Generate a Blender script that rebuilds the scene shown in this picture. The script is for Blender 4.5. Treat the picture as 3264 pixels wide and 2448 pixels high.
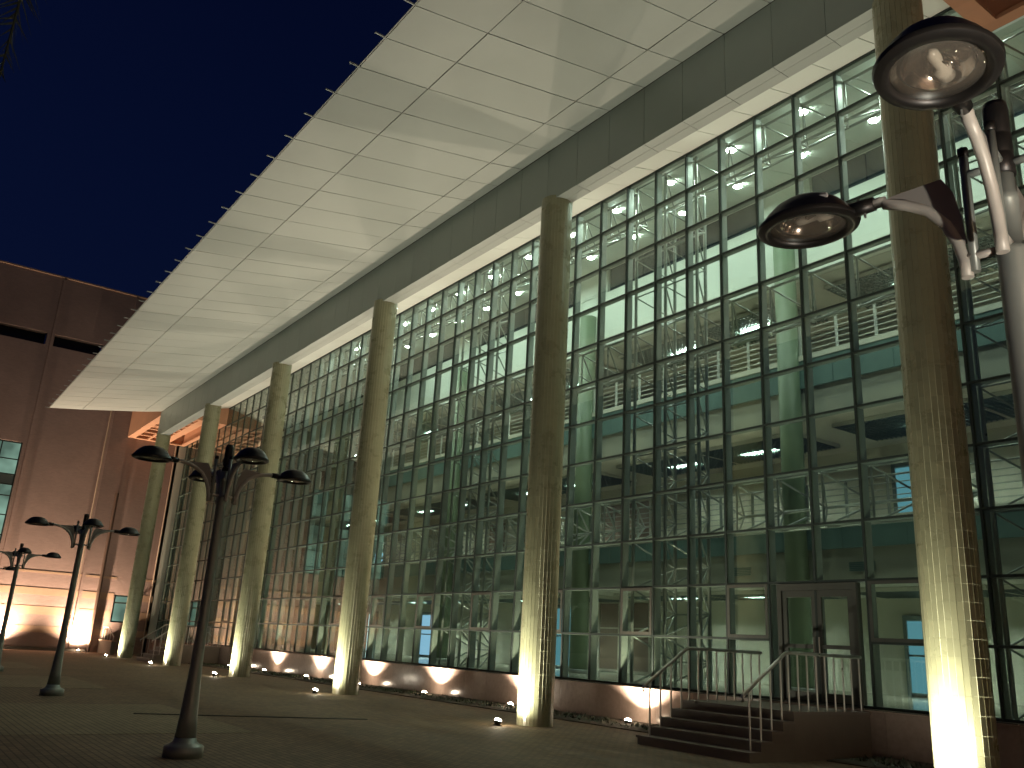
import bpy, bmesh, math, random
from mathutils import Vector, Matrix
random.seed(7)
R = math.radians
sc = bpy.context.scene
for o in list(bpy.data.objects): bpy.data.objects.remove(o)
COL = sc.collection

# ------------------------------------------------------------------ camera
yaw, pitch, roll = 0.958633, 0.296171, 0.0563613
cam_d = bpy.data.cameras.new('camera'); cam = bpy.data.objects.new('camera', cam_d); COL.objects.link(cam)
f0 = Vector((-math.sin(yaw), math.cos(yaw), 0)); r0 = Vector((math.cos(yaw), math.sin(yaw), 0)); u0 = Vector((0, 0, 1))
fw = math.cos(pitch) * f0 + math.sin(pitch) * u0; up = -math.sin(pitch) * f0 + math.cos(pitch) * u0
rt = math.cos(roll) * r0 + math.sin(roll) * up; u2 = -math.sin(roll) * r0 + math.cos(roll) * up
cam.matrix_world = Matrix(((rt.x, u2.x, -fw.x, 6.5334), (rt.y, u2.y, -fw.y, -12.3842), (rt.z, u2.z, -fw.z, 1.6), (0, 0, 0, 1)))
cam_d.sensor_width = 36; cam_d.lens = 36 * 2749.7 / 3264; cam_d.clip_end = 2000; cam_d.clip_start = 0.05
sc.camera = cam

# ------------------------------------------------------------------ world, exposure
w = bpy.data.worlds.new('World'); sc.world = w; w.use_nodes = True
wn = w.node_tree.nodes; wl = w.node_tree.links
bg = wn['Background']
sky = wn.new('ShaderNodeTexSky'); sky.sky_type = 'NISHITA'; sky.sun_disc = False
sky.sun_elevation = R(-1.2); sky.sun_rotation = R(40); sky.altitude = 0; sky.air_density = 1.0; sky.dust_density = 0.3; sky.ozone_density = 5.2
wl.new(sky.outputs[0], bg.inputs[0]); bg.inputs[1].default_value = 0.10
vs = sc.view_settings; vs.view_transform = 'Standard'; vs.look = 'None'; vs.exposure = 0.0; vs.gamma = 1.0; vs.use_curve_mapping = False
cy = sc.cycles
cy.use_denoising = True
try: cy.denoiser = 'OPENIMAGEDENOISE'; cy.denoising_input_passes = 'RGB_ALBEDO_NORMAL'
except Exception: pass
cy.max_bounces = 8; cy.diffuse_bounces = 4; cy.glossy_bounces = 4; cy.transmission_bounces = 6; cy.transparent_max_bounces = 24
cy.sample_clamp_indirect = 4.0; cy.sample_clamp_direct = 0
cy.caustics_reflective = False; cy.caustics_refractive = False
try: cy.use_light_tree = True
except Exception: pass

# ------------------------------------------------------------------ materials
M = {}
def mat(name, col, rough=0.6, metal=0.0, var=0.08, vscale=3.0, bump=0.0, bscale=40.0, emit=None, estr=0.0, spec=0.5):
    m = bpy.data.materials.new(name); m.use_nodes = True; n = m.node_tree.nodes; l = m.node_tree.links
    b = n['Principled BSDF']; b.inputs['Roughness'].default_value = rough; b.inputs['Metallic'].default_value = metal
    b.inputs['Specular IOR Level'].default_value = spec
    tc = n.new('ShaderNodeTexCoord')
    geo = n.new('ShaderNodeNewGeometry')
    nz = n.new('ShaderNodeTexNoise'); nz.inputs['Scale'].default_value = vscale; nz.inputs['Detail'].default_value = 6; nz.inputs['Roughness'].default_value = .65
    l.new(geo.outputs['Position'], nz.inputs['Vector'])
    oi = n.new('ShaderNodeObjectInfo')
    ad = n.new('ShaderNodeMath'); ad.operation = 'MULTIPLY_ADD'; l.new(oi.outputs['Random'], ad.inputs[0]); ad.inputs[1].default_value = .35; l.new(nz.outputs['Fac'], ad.inputs[2])
    mr = n.new('ShaderNodeMapRange'); mr.inputs[1].default_value = .35; mr.inputs[2].default_value = 1.0; mr.inputs[3].default_value = 1 - var; mr.inputs[4].default_value = 1 + var
    l.new(ad.outputs[0], mr.inputs[0])
    vm = n.new('ShaderNodeVectorMath'); vm.operation = 'SCALE'; vm.inputs[0].default_value = col[:3]; l.new(mr.outputs[0], vm.inputs['Scale'])
    l.new(vm.outputs[0], b.inputs['Base Color'])
    rr = n.new('ShaderNodeMapRange'); rr.inputs[3].default_value = max(.02, rough - .1); rr.inputs[4].default_value = min(1, rough + .12); l.new(nz.outputs['Fac'], rr.inputs[0]); l.new(rr.outputs[0], b.inputs['Roughness'])
    if bump > 0:
        n2 = n.new('ShaderNodeTexNoise'); n2.inputs['Scale'].default_value = bscale; n2.inputs['Detail'].default_value = 4; l.new(geo.outputs['Position'], n2.inputs['Vector'])
        bp = n.new('ShaderNodeBump'); bp.inputs['Strength'].default_value = bump; bp.inputs['Distance'].default_value = .01; l.new(n2.outputs['Fac'], bp.inputs['Height']); l.new(bp.outputs[0], b.inputs['Normal'])
    if emit: b.inputs['Emission Color'].default_value = (*emit, 1); b.inputs['Emission Strength'].default_value = estr
    M[name] = m; return m
def emis(name, col, s):
    m = bpy.data.materials.new(name); m.use_nodes = True; n = m.node_tree.nodes; l = m.node_tree.links
    n.remove(n['Principled BSDF']); e = n.new('ShaderNodeEmission'); e.inputs[0].default_value = (*col, 1); e.inputs[1].default_value = s
    l.new(e.outputs[0], n['Material Output'].inputs[0]); M[name] = m; return m
def glass(name, tint, base=.05, rough=.0):
    m = bpy.data.materials.new(name); m.use_nodes = True; n = m.node_tree.nodes; l = m.node_tree.links
    n.remove(n['Principled BSDF'])
    t = n.new('ShaderNodeBsdfTransparent'); t.inputs[0].default_value = (*tint, 1)
    g = n.new('ShaderNodeBsdfGlossy'); g.inputs['Roughness'].default_value = rough; g.inputs[0].default_value = (.95, 1, .97, 1)
    lw = n.new('ShaderNodeLayerWeight'); lw.inputs[0].default_value = .5
    pw = n.new('ShaderNodeMath'); pw.operation = 'POWER'; pw.inputs[1].default_value = 5; l.new(lw.outputs['Facing'], pw.inputs[0])
    ma = n.new('ShaderNodeMath'); ma.operation = 'MULTIPLY_ADD'; ma.inputs[1].default_value = 1 - base; ma.inputs[2].default_value = base; l.new(pw.outputs[0], ma.inputs[0])
    mx = n.new('ShaderNodeMixShader'); l.new(ma.outputs[0], mx.inputs[0]); l.new(t.outputs[0], mx.inputs[1]); l.new(g.outputs[0], mx.inputs[2])
    l.new(mx.outputs[0], n['Material Output'].inputs[0]); M[name] = m; return m
def brickmat(name, c1, c2, cm, bw, bh, mortar, axis, rough=.85, bump=.6, big=0.25):
    m = bpy.data.materials.new(name); m.use_nodes = True; n = m.node_tree.nodes; l = m.node_tree.links; b = n['Principled BSDF']
    geo = n.new('ShaderNodeNewGeometry'); sx = n.new('ShaderNodeSeparateXYZ'); l.new(geo.outputs['Position'], sx.inputs[0]); cx = n.new('ShaderNodeCombineXYZ')
    a, c = {'yz': ('Y', 'Z'), 'xz': ('X', 'Z'), 'xy': ('X', 'Y')}[axis]
    l.new(sx.outputs[a], cx.inputs[0]); l.new(sx.outputs[c], cx.inputs[1])
    bt = n.new('ShaderNodeTexBrick'); bt.inputs['Scale'].default_value = 1; bt.inputs['Brick Width'].default_value = bw; bt.inputs['Row Height'].default_value = bh
    bt.inputs['Mortar Size'].default_value = mortar; bt.inputs['Color1'].default_value = (*c1, 1); bt.inputs['Color2'].default_value = (*c2, 1); bt.inputs['Mortar'].default_value = (*cm, 1); bt.inputs['Bias'].default_value = 0
    l.new(cx.outputs[0], bt.inputs['Vector'])
    nz = n.new('ShaderNodeTexNoise'); nz.inputs['Scale'].default_value = big; nz.inputs['Detail'].default_value = 8; nz.inputs['Roughness'].default_value = .7; l.new(geo.outputs['Position'], nz.inputs['Vector'])
    mr = n.new('ShaderNodeMapRange'); mr.inputs[1].default_value = .3; mr.inputs[2].default_value = .7; mr.inputs[3].default_value = .82; mr.inputs[4].default_value = 1.15; l.new(nz.outputs['Fac'], mr.inputs[0])
    vm = n.new('ShaderNodeVectorMath'); vm.operation = 'SCALE'; l.new(bt.outputs['Color'], vm.inputs[0]); l.new(mr.outputs[0], vm.inputs['Scale']); l.new(vm.outputs[0], b.inputs['Base Color'])
    b.inputs['Roughness'].default_value = rough
    bp = n.new('ShaderNodeBump'); bp.inputs['Strength'].default_value = bump; bp.inputs['Distance'].default_value = .01; bp.invert = True; l.new(bt.outputs['Fac'], bp.inputs['Height']); l.new(bp.outputs[0], b.inputs['Normal'])
    M[name] = m; return m

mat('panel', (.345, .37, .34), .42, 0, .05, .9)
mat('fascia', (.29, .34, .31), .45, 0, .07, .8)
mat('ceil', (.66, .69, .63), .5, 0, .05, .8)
mat('deck', (.10, .10, .09), .8)
mat('tile', (.265, .26, .16), .28, 0, .16, 2.2, .05, 60)
mat('grout', (.43, .415, .28), .7, 0, .1)
mat('mullion', (.24, .27, .25), .45, .1, .06)
mat('mullion_cap', (.018, .028, .024), .5, .2, .08)
mat('door_metal', (.075, .078, .066), .42, .4, .08)
mat('granite', (.35, .265, .22), .16, 0, .18, 9.0)
mat('stone_step', (.17, .14, .115), .6, 0, .2, 6, .2, 50)
mat('concrete', (.17, .14, .11), .75, 0, .15, 2, .2, 30)
mat('steel', (.28, .30, .28), .30, .55, .06)
mat('white_rail', (.62, .64, .60), .35, .2, .04)
mat('rail_metal', (.42, .40, .36), .3, .85, .06)
mat('int_white', (.74, .78, .71), .6, 0, .03, 1.2)
mat('int_beige', (.47, .47, .39), .65, 0, .06, 1.0)
mat('int_beam', (.29, .30, .25), .65, 0, .10, 1.0)
mat('int_teal', (.10, .17, .16), .45, 0, .08)
mat('int_ceiling', (.55, .55, .48), .6, 0, .04)
mat('int_green', (.14, .19, .12), .45, 0, .06)
mat('int_floor', (.42, .41, .34), .12, 0, .08, 3)
mat('crate', (.17, .22, .21), .35, .3, .05)
mat('dark_void', (.02, .025, .03), .4)
mat('dark_glass', (.02, .03, .04), .06, 0, .03)
mat('door_brown', (.14, .10, .075), .45, 0, .1)
mat('door_frame', (.42, .40, .34), .45)
mat('terracotta', (.43, .22, .125), .7, 0, .12, 1.5, .1, 30)
mat('band_stone', (.40, .26, .17), .8, 0, .12, 2, .2, 25)
mat('pole_paint', (.26, .29, .27), .38, .3, .1, 6)
mat('arm_paint', (.56, .54, .49), .42, .1, .08, 6)
mat('plate_paint', (.30, .29, .27), .45, .1, .08, 6)
mat('black_plastic', (.010, .0095, .009), .38, 0, .1, 8)
mat('reflector', (.80, .74, .68), .12, 1.0, .05)
mat('bulb', (.7, .66, .58), .15)
mat('sticker', (.62, .62, .62), .5)
mat('fixture', (.05, .048, .045), .45, .3)
mat('soil', (.045, .035, .022), .95, 0, .3, 8, .8, 30)
mat('leaf', (.03, .045, .018), .6, 0, .3, 10)
mat('palm_leaf', (.016, .022, .010), .6, 0, .25, 6)
mat('palm_trunk', (.12, .085, .05), .9, 0, .25, 6, .8, 30)
mat('drain', (.03, .027, .022), .6, .4)
mat('pipe_brown', (.08, .045, .028), .6)
mat('pipe_light', (.38, .28, .20), .6)
brickmat('brick', (.31, .205, .170), (.275, .182, .150), (.29, .21, .18), .24, .075, .010, 'yz', .85, .35, .2)
brickmat('brick_x', (.27, .145, .095), (.20, .105, .07), (.24, .18, .14), .24, .075, .010, 'xz')
brickmat('paver', (.255, .170, .100), (.180, .120, .072), (.08, .058, .04), .2, .1, .008, 'xy', .75, .8, .35)
brickmat('paver_light', (.32, .245, .15), (.25, .19, .115), (.11, .085, .055), .2, .1, .008, 'xy', .75, .8, .5)
glass('pane_glass', (.84, .895, .85), .08)
glass('lens_glass', (.93, .92, .90), .06)
_n = M['lens_glass'].node_tree.nodes; _l = M['lens_glass'].node_tree.links
_d = _n.new('ShaderNodeBsdfDiffuse'); _d.inputs[0].default_value = (.55, .50, .43, 1); _mx = _n.new('ShaderNodeMixShader'); _mx.inputs[0].default_value = .08
_src = _n['Material Output'].inputs[0].links[0].from_socket; _l.new(_src, _mx.inputs[1]); _l.new(_d.outputs[0], _mx.inputs[2]); _l.new(_mx.outputs[0], _n['Material Output'].inputs[0])
emis('lens_warm', (1, .80, .58), 260)
emis('lens_yellow', (1, .86, .66), 260)
emis('tube_light', (.88, 1.0, .88), 290)
emis('downlight', (.85, 1.0, .90), 340)
emis('cyan_room', (.16, .42, .52), .75)
emis('blue_room', (.30, .55, .80), 1.3)
emis('white_room', (.55, .85, 1.0), 2.8)
emis('green_room', (.30, .50, .39), .62)
_n = M['green_room'].node_tree.nodes; _l = M['green_room'].node_tree.links
_t = _n.new('ShaderNodeTexNoise'); _t.inputs['Scale'].default_value = .55; _t.inputs['Detail'].default_value = 2; _g = _n.new('ShaderNodeNewGeometry'); _l.new(_g.outputs['Position'], _t.inputs['Vector'])
_r = _n.new('ShaderNodeMapRange'); _r.inputs[1].default_value = .35; _r.inputs[2].default_value = .65; _r.inputs[3].default_value = .28; _r.inputs[4].default_value = .95; _l.new(_t.outputs['Fac'], _r.inputs[0]); _l.new(_r.outputs[0], _n['Emission'].inputs[1])

# ------------------------------------------------------------------ mesh helpers
def link(o):
    COL.objects.link(o); return o
class MB:
    def __init__(s): s.v = []; s.f = []
    def box(s, x0, x1, y0, y1, z0, z1):
        b = len(s.v); s.v += [(x0, y0, z0), (x1, y0, z0), (x1, y1, z0), (x0, y1, z0), (x0, y0, z1), (x1, y0, z1), (x1, y1, z1), (x0, y1, z1)]
        s.f += [tuple(b + i for i in q) for q in ((0, 3, 2, 1), (4, 5, 6, 7), (0, 1, 5, 4), (1, 2, 6, 5), (2, 3, 7, 6), (3, 0, 4, 7))]; return s
    def hexa(s, p):  # 8 points, bottom 4 then top 4
        b = len(s.v); s.v += [tuple(q) for q in p]
        s.f += [tuple(b + i for i in q) for q in ((0, 3, 2, 1), (4, 5, 6, 7), (0, 1, 5, 4), (1, 2, 6, 5), (2, 3, 7, 6), (3, 0, 4, 7))]; return s
    def tube(s, pts, rad, n=8, cap=True):
        pts = [Vector(p) for p in pts]; rr = rad if isinstance(rad, (list, tuple)) else [rad] * len(pts)
        rings = []; ref = None
        for i, p in enumerate(pts):
            d = (pts[min(i + 1, len(pts) - 1)] - pts[max(i - 1, 0)]).normalized()
            if ref is None: ref = Vector((0, 0, 1)) if abs(d.z) < .9 else Vector((1, 0, 0))
            a = d.cross(ref).normalized(); c = d.cross(a); ref = a.cross(d) if False else ref
            b = len(s.v); rings.append(b)
            for k in range(n):
                t = 2 * math.pi * k / n; s.v.append(tuple(p + rr[i] * (math.cos(t) * a + math.sin(t) * c)))
        for i in range(len(pts) - 1):
            for k in range(n):
                k2 = (k + 1) % n; s.f.append((rings[i] + k, rings[i + 1] + k, rings[i + 1] + k2, rings[i] + k2))
        if cap: s.f.append(tuple(rings[0] + k for k in range(n))); s.f.append(tuple(rings[-1] + k for k in reversed(range(n))))
        return s
    def lathe(s, prof, n=24, c=(0, 0, 0), sx=1, sy=1, caps=(True, True)):
        rings = []
        for r, z in prof:
            b = len(s.v); rings.append(b)
            for k in range(n):
                t = 2 * math.pi * k / n; s.v.append((c[0] + sx * r * math.cos(t), c[1] + sy * r * math.sin(t), c[2] + z))
        for i in range(len(prof) - 1):
            for k in range(n):
                k2 = (k + 1) % n; s.f.append((rings[i] + k, rings[i] + k2, rings[i + 1] + k2, rings[i + 1] + k))
        if caps[0]: s.f.append(tuple(rings[0] + k for k in reversed(range(n))))
        if caps[1]: s.f.append(tuple(rings[-1] + k for k in range(n)))
        return s
    def ball(s, c, r):
        b = len(s.v)
        for d in ((1, 0, 0), (-1, 0, 0), (0, 1, 0), (0, -1, 0), (0, 0, 1), (0, 0, -1)): s.v.append((c[0] + r * d[0], c[1] + r * d[1], c[2] + r * d[2]))
        s.f += [tuple(b + i for i in q) for q in ((0, 2, 4), (2, 1, 4), (1, 3, 4), (3, 0, 4), (2, 0, 5), (1, 2, 5), (3, 1, 5), (0, 3, 5))]; return s
    def mesh(s, name, m, smooth=False):
        me = bpy.data.meshes.new(name); me.from_pydata(s.v, [], s.f); me.materials.append(M[m] if isinstance(m, str) else m)
        if smooth:
            for p in me.polygons: p.use_smooth = len(p.vertices) < 6
        me.update(); return me
def world_loc(o):
    v = Vector(o.location)
    while o.parent: o = o.parent; v += Vector(o.location)
    return v
def put(name, me, parent=None, loc=(0, 0, 0), rz=0.0, **props):
    o = bpy.data.objects.new(name, me); link(o)
    L = Vector(loc)
    if parent: o.parent = parent; L = L - world_loc(parent)
    o.location = L; o.rotation_euler = (0, 0, rz)
    for k, v in props.items(): o[k] = v
    return o
def build(mb, name, m, parent=None, smooth=False, loc=None, **props):
    """mesh written in world coordinates; origin moved to the parent's or own place"""
    return put(name, mb.mesh(name, m, smooth), parent, (0, 0, 0), **props)
def thing(name, label, cat, loc=(0, 0, 0), group=None):
    o = bpy.data.objects.new(name, None); link(o); o.location = loc; o['label'] = label; o['category'] = cat; o['kind'] = 'thing'; o.empty_display_size = .2
    if group: o['group'] = group
    return o
def struct(name, mb, m, smooth=False):
    return put(name, mb.mesh(name, m, smooth), None, (0, 0, 0), kind='structure')
_boxes = {}
def boxmesh(sx, sy, sz, m):
    k = (round(sx, 4), round(sy, 4), round(sz, 4), m)
    if k not in _boxes: _boxes[k] = MB().box(-sx / 2, sx / 2, -sy / 2, sy / 2, -sz / 2, sz / 2).mesh('block', m)
    return _boxes[k]
def bx(name, parent, x0, x1, y0, y1, z0, z1, m, **props):
    return put(name, boxmesh(x1 - x0, y1 - y0, z1 - z0, m), parent, ((x0 + x1) / 2, (y0 + y1) / 2, (z0 + z1) / 2), **props)
_unit = {}
def rod(name, parent, a, b, r, m, n=8):
    """a straight round bar: one shared unit cylinder, placed by its matrix"""
    k = (m, n)
    if k not in _unit: _unit[k] = MB().tube([(0, 0, 0), (0, 0, 1)], 1, n).mesh('bar', m, True)
    a = Vector(a); b = Vector(b); d = b - a
    o = bpy.data.objects.new(name, _unit[k]); link(o); L = a
    if parent: o.parent = parent; L = a - world_loc(parent)
    o.location = L; o.rotation_mode = 'QUATERNION'; o.rotation_quaternion = d.to_track_quat('Z', 'Y'); o.scale = (r, r, d.length)
    return o

# ------------------------------------------------------------------ measured layout
YG = 3.70                      # glass plane
MS = 1.195                     # mullion module
TS = 1.203                     # transom module
Z0 = 0.87
SP = 9.511                     # column spacing
XL, XR = -57.0, 9.52           # ends of the atrium
def MX(k): return -7.21 + MS * k
KL, KR = -41, 14
def TZ(k): return Z0 + TS * k
def gz(x): return 0.0 if x > -10 else (x + 10) * 0.0034
COLX = [-SP * k for k in range(6)]      # nearest first
ROOF = [(-6.34, 13.265), (-4.66, 13.505), (-1.35, 14.05), (-.27, 14.28), (.225, 14.385), (3.70, 15.27), (9.0, 16.62)]

# ------------------------------------------------------------------ ground
mb = MB()
xs = [-400, -150, -57, -45, -35, -25, -10, 0, 60, 400]
for i in range(len(xs) - 1):
    b = len(mb.v); zA, zB = gz(max(xs[i], -60)), gz(max(xs[i + 1], -60))
    mb.v += [(xs[i], -400, zA), (xs[i + 1], -400, zB), (xs[i + 1], 400, zB), (xs[i], 400, zA)]; mb.f.append((b, b + 1, b + 2, b + 3))
struct('plaza_ground', mb, 'paver')
for i, (a, b_) in enumerate(((-3.1, 2.4), (-14.3, -8.55), (-25.4, -19.5), (-36.3, -30.4), (-47.2, -41.3))):
    m_ = MB(); n_ = 6
    for j in range(n_):
        x0 = a + (b_ - a) * j / n_; x1 = a + (b_ - a) * (j + 1) / n_
        m_.hexa([(x0, -15, gz(x0) - .02), (x1, -15, gz(x1) - .02), (x1, -6.65, gz(x1) - .02), (x0, -6.65, gz(x0) - .02), (x0, -15, gz(x0) + .004), (x1, -15, gz(x1) + .004), (x1, -6.65, gz(x1) + .004), (x0, -6.65, gz(x0) + .004)])
    struct('paving_band', m_, 'paver_light')
# slot drain
dr = thing('slot_drain', 'narrow dark slot drain set into the paving beside the lamp posts', 'drain', (-11.5, -5.5, 0))
mdr = MB(); A = Vector((-12.0, -7.8, .004)); Bv = Vector((-10.85, -3.4, .004)); dv = (Bv - A).normalized(); nv = Vector((-dv.y, dv.x, 0)) * .05
mdr.hexa([A - nv + Vector((0, 0, -.03)), Bv - nv + Vector((0, 0, -.03)), Bv + nv + Vector((0, 0, -.03)), A + nv + Vector((0, 0, -.03)), A - nv + Vector((0, 0, .006)), Bv - nv + Vector((0, 0, .006)), Bv + nv + Vector((0, 0, .006)), A + nv + Vector((0, 0, .006))])
o = build(mdr, 'channel', 'drain', dr); o.location = -Vector(dr.location)

# ------------------------------------------------------------------ canopy roof over the portico
CX0, CX1 = -47.6, 0.6
can = thing('canopy_roof', 'long pale panelled canopy sloping out over the plaza above the columns', 'canopy', (-23.5, -3.3, 13.2))
def roofz(y):
    for (y0, z0), (y1, z1) in zip(ROOF, ROOF[1:]):
        if y0 <= y <= y1 or (y1 is ROOF[-1][0]): return z0 + (z1 - z0) * (y - y0) / (y1 - y0)
    (y0, z0), (y1, z1) = (ROOF[0], ROOF[1]) if y < ROOF[0][0] else (ROOF[-2], ROOF[-1]); return z0 + (z1 - z0) * (y - y0) / (y1 - y0)
_sl = {}
def slab_panel(parent, name, xa, xb, ya, yb, m, th=.03, gap=.011, dz=0.0):
    key = (round(xb - xa, 3), ya, yb, m)
    za, zb = roofz(ya), roofz(yb)
    if key not in _sl:
        w_ = (xb - xa) / 2 - gap; s_ = (zb - za) / (yb - ya); h_ = (yb - ya) / 2 - gap
        _sl[key] = MB().hexa([(-w_, -h_, -h_ * s_), (w_, -h_, -h_ * s_), (w_, h_, h_ * s_), (-w_, h_, h_ * s_), (-w_, -h_, -h_ * s_ + th), (w_, -h_, -h_ * s_ + th), (w_, h_, h_ * s_ + th), (-w_, h_, h_ * s_ + th)]).mesh('panel', m)
    o = put(name, _sl[key], parent, ((xa + xb) / 2, (ya + yb) / 2, (za + zb) / 2 + dz + random.uniform(-.0025, .0025)))
    o.rotation_euler = (R(random.uniform(-.10, .10)), R(random.uniform(-.12, .12)), 0)
    return o
kc0 = -34; kc1 = 6
strips = [(-6.34, -4.66), (-4.66, -1.35), (-1.35, -.27)]
for k in range(kc0, kc1):
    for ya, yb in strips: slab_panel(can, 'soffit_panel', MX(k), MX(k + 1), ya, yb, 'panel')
    # rib behind the joint, its end pokes out past the edge
    mrb = boxmesh(.026, .24, .03, 'panel')
    put('rib_end', mrb, can, (MX(k), -6.46, roofz(-6.34) + .01))
def roofdeck(x0, x1, pts, th0, th1, m, name, parent, lift=.034):
    mb = MB(); n = len(pts)
    for j in range(n - 1):
        (y0, z0), (y1, z1) = pts[j], pts[j + 1]; t0 = th0 + (th1 - th0) * j / (n - 1); t1 = th0 + (th1 - th0) * (j + 1) / (n - 1)
        mb.hexa([(x0, y0, z0 + lift), (x1, y0, z0 + lift), (x1, y1, z1 + lift), (x0, y1, z1 + lift), (x0, y0, z0 + t0), (x1, y0, z0 + t0), (x1, y1, z1 + t1), (x0, y1, z1 + t1)])
    o = build(mb, name, m, parent)
    if parent: o.location = -world_loc(parent)
    return o
roofdeck(MX(kc0) , MX(kc1), ROOF[:4], .036, .55, 'deck', 'deck', can)
bx('edge_trim', can, MX(kc0), MX(kc1), -6.365, -6.345, 13.268, 13.296, 'panel')

# ------------------------------------------------------------------ portico beam
bm_ = thing('portico_beam', 'long grey panelled beam carried on the tops of the tiled columns', 'beam', (-23.7, 0, 12.75))
bx('core', bm_, -47.98, .70, -.235, .19, 12.79, 14.28, 'deck')
for k in range(-34, 6):
    xa, xb = MX(k), MX(k + 1)
    if k == -34: xa = -48.02
    bx('fascia_panel', bm_, xa + .006, xb - .006, -.27, -.237, 12.752, 14.262, 'fascia')
    for ya, yb in ((-.27, -.022), (-.022, .225)):
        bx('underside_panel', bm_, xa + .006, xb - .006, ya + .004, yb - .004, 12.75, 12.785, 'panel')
bx('inner_face', bm_, -47.98, .70, .192, .225, 12.79, 14.33, 'panel')
bx('end_plate', bm_, -48.05, -48.024, -.27, .225, 12.75, 14.262, 'fascia')

# ------------------------------------------------------------------ atrium roof (soffit outside the glass and ceiling inside)
ar = thing('atrium_roof', 'sloping pale panelled roof ceiling running from the beam over the glass hall', 'roof', (-23.5, 5, 15.5))
for k in range(-34, 6):
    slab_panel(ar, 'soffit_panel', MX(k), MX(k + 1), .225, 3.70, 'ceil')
    for ya, yb in ((3.70, 6.35), (6.35, 9.0)): slab_panel(ar, 'ceiling_panel', MX(k), MX(k + 1), ya, yb, 'ceil')
roofdeck(MX(-34), MX(6), [(.225, 14.385), (3.7, 15.27), (9.3, 16.70)], .5, .4, 'deck', 'deck', ar)

# ------------------------------------------------------------------ tiled columns
RC = .3985; TW, TH = .082, .245
NT = 30; NR = 53
def tile_verts(mb, ang, z, jr=0.0):
    d = Vector((math.cos(ang), math.sin(ang), 0)); t = Vector((-d.y, d.x, 0)); w_ = math.pi * .4015 / NT - .003
    p = []
    for zz in (z + .001, z + TH - .001):
        for r_, s_ in ((RC - .004, -1), (RC + .0025 + jr, -1), (RC + .0025 + jr, 1), (RC - .004, 1)):
            q = d * r_ + t * (s_ * w_); p.append((q.x, q.y, zz))
    mb.hexa(p)
tile_one = MB(); tile_verts(tile_one, 0, 0); tile_me = tile_one.mesh('tile', 'tile')
rnd = random.Random(3)
allt = MB()
for r_ in range(NR):
    for a in range(NT): tile_verts(allt, 2 * math.pi * (a + rnd.uniform(-.008, .008)) / NT, r_ * TH - .16, rnd.choice((0, 0, 0, .0006, .0015)))
all_me = allt.mesh('tile_cladding', 'tile')
core_me = MB().lathe([(RC, -.25), (RC, 12.75)], 48).mesh('core', 'grout', True)
names = ['nearest and widest olive tiled column, at the right beside the steps and street lamp',
         'olive tiled column left of the steps, second nearest, lit from below',
         'third olive tiled column from the right with a bright lit foot',
         'fourth olive tiled column from the right, behind the right head of the nearer lamp post',
         'fifth olive tiled column from the right, crossed by a lamp post',
         'farthest olive tiled column at the left end beside the brick wall']
for i, x in enumerate(COLX):
    c = thing('tiled_column', names[i], 'column', (x, 0, gz(x)), 'tiled columns carrying the canopy')
    zt = gz(x)
    co = put('core', core_me, c, (x, 0, 0))
    if i < 2:
        cam_ang = math.atan2(-12.384, 6.533 - x); sel = set()
        order = sorted(range(NT), key=lambda a: abs((2 * math.pi * a / NT - cam_ang + math.pi) % (2 * math.pi) - math.pi))[:12]
        for r_ in range(1, 26):
            for a in order: sel.add((r_, a))
        rest = MB()
        for r_ in range(NR):
            for a in range(NT):
                if (r_, a) in sel: put('tile', tile_me, c, (x, 0, r_ * TH - .16), 2 * math.pi * (a + rnd.uniform(-.008, .008)) / NT)
                else: tile_verts(rest, 2 * math.pi * (a + rnd.uniform(-.008, .008)) / NT, r_ * TH - .16, rnd.choice((0, 0, .001)))
        put('tile_cladding', rest.mesh('tile_cladding', 'tile'), c, (x, 0, 0), kind='stuff')
    else: put('tile_cladding', all_me, c, (x, 0, 0), kind='stuff')

# ------------------------------------------------------------------ plinth wall
pl = thing('plinth_wall', 'low polished brown granite plinth wall under the glass facade', 'wall', (-23.5, 3.5, 0))
bx('core', pl, XL, XR, 3.40, 3.95, -.3, .80, 'concrete')
x = XL
while x < XR - .1:
    x1 = min(x + 1.195, XR); bx('granite_slab', pl, x + .003, x1 - .003, 3.37, 3.398, -.3, .80, 'granite'); bx('coping', pl, x + .003, x1 - .003, 3.345, 3.69, .803, .835, 'granite'); x = x1

# ------------------------------------------------------------------ glass curtain wall
cw = thing('glass_curtain_wall', 'tall green tinted glass wall of square panes in dark mullions', 'glass wall', (-23.5, YG, Z0))
def topz(x): return 14.12 if (x > -.25 or x < -47.7) else 15.262
for k in range(KL, KR + 1):
    x = MX(k); z1 = topz(x)
    bx('mullion', cw, x - .032, x + .032, YG + .018, YG + .22, .84, z1, 'mullion')
    bx('mullion_cap', cw, x - .026, x + .026, YG - .035, YG - .004, .845, z1 - .004, 'mullion_cap')
DOOR = (-6.015, -3.625)
for k in range(0, 13):
    z = TZ(k) if k else Z0
    xa, xb = (MX(KL), MX(KR)) if k < 11 else (MX(-34), MX(6))
    segs = [(xa, xb)] if k != 1 else [(xa, DOOR[0]), (DOOR[1], xb)]
    for a, b_ in segs:
        if k == 12: z = 15.235
        bx('transom', cw, a, b_, YG + .021, YG + .16, z - .03, z + .03, 'mullion')
        bx('transom_cap', cw, a, b_, YG - .032, YG - .006, z - .024, z + .024, 'mullion_cap')
pane_me = MB().box(-MS / 2 + .006, MS / 2 - .006, -.006, .006, -TS / 2 + .004, TS / 2 - .004).mesh('pane', 'pane_glass')
far = MB(); npan = 0
cells = []
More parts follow.
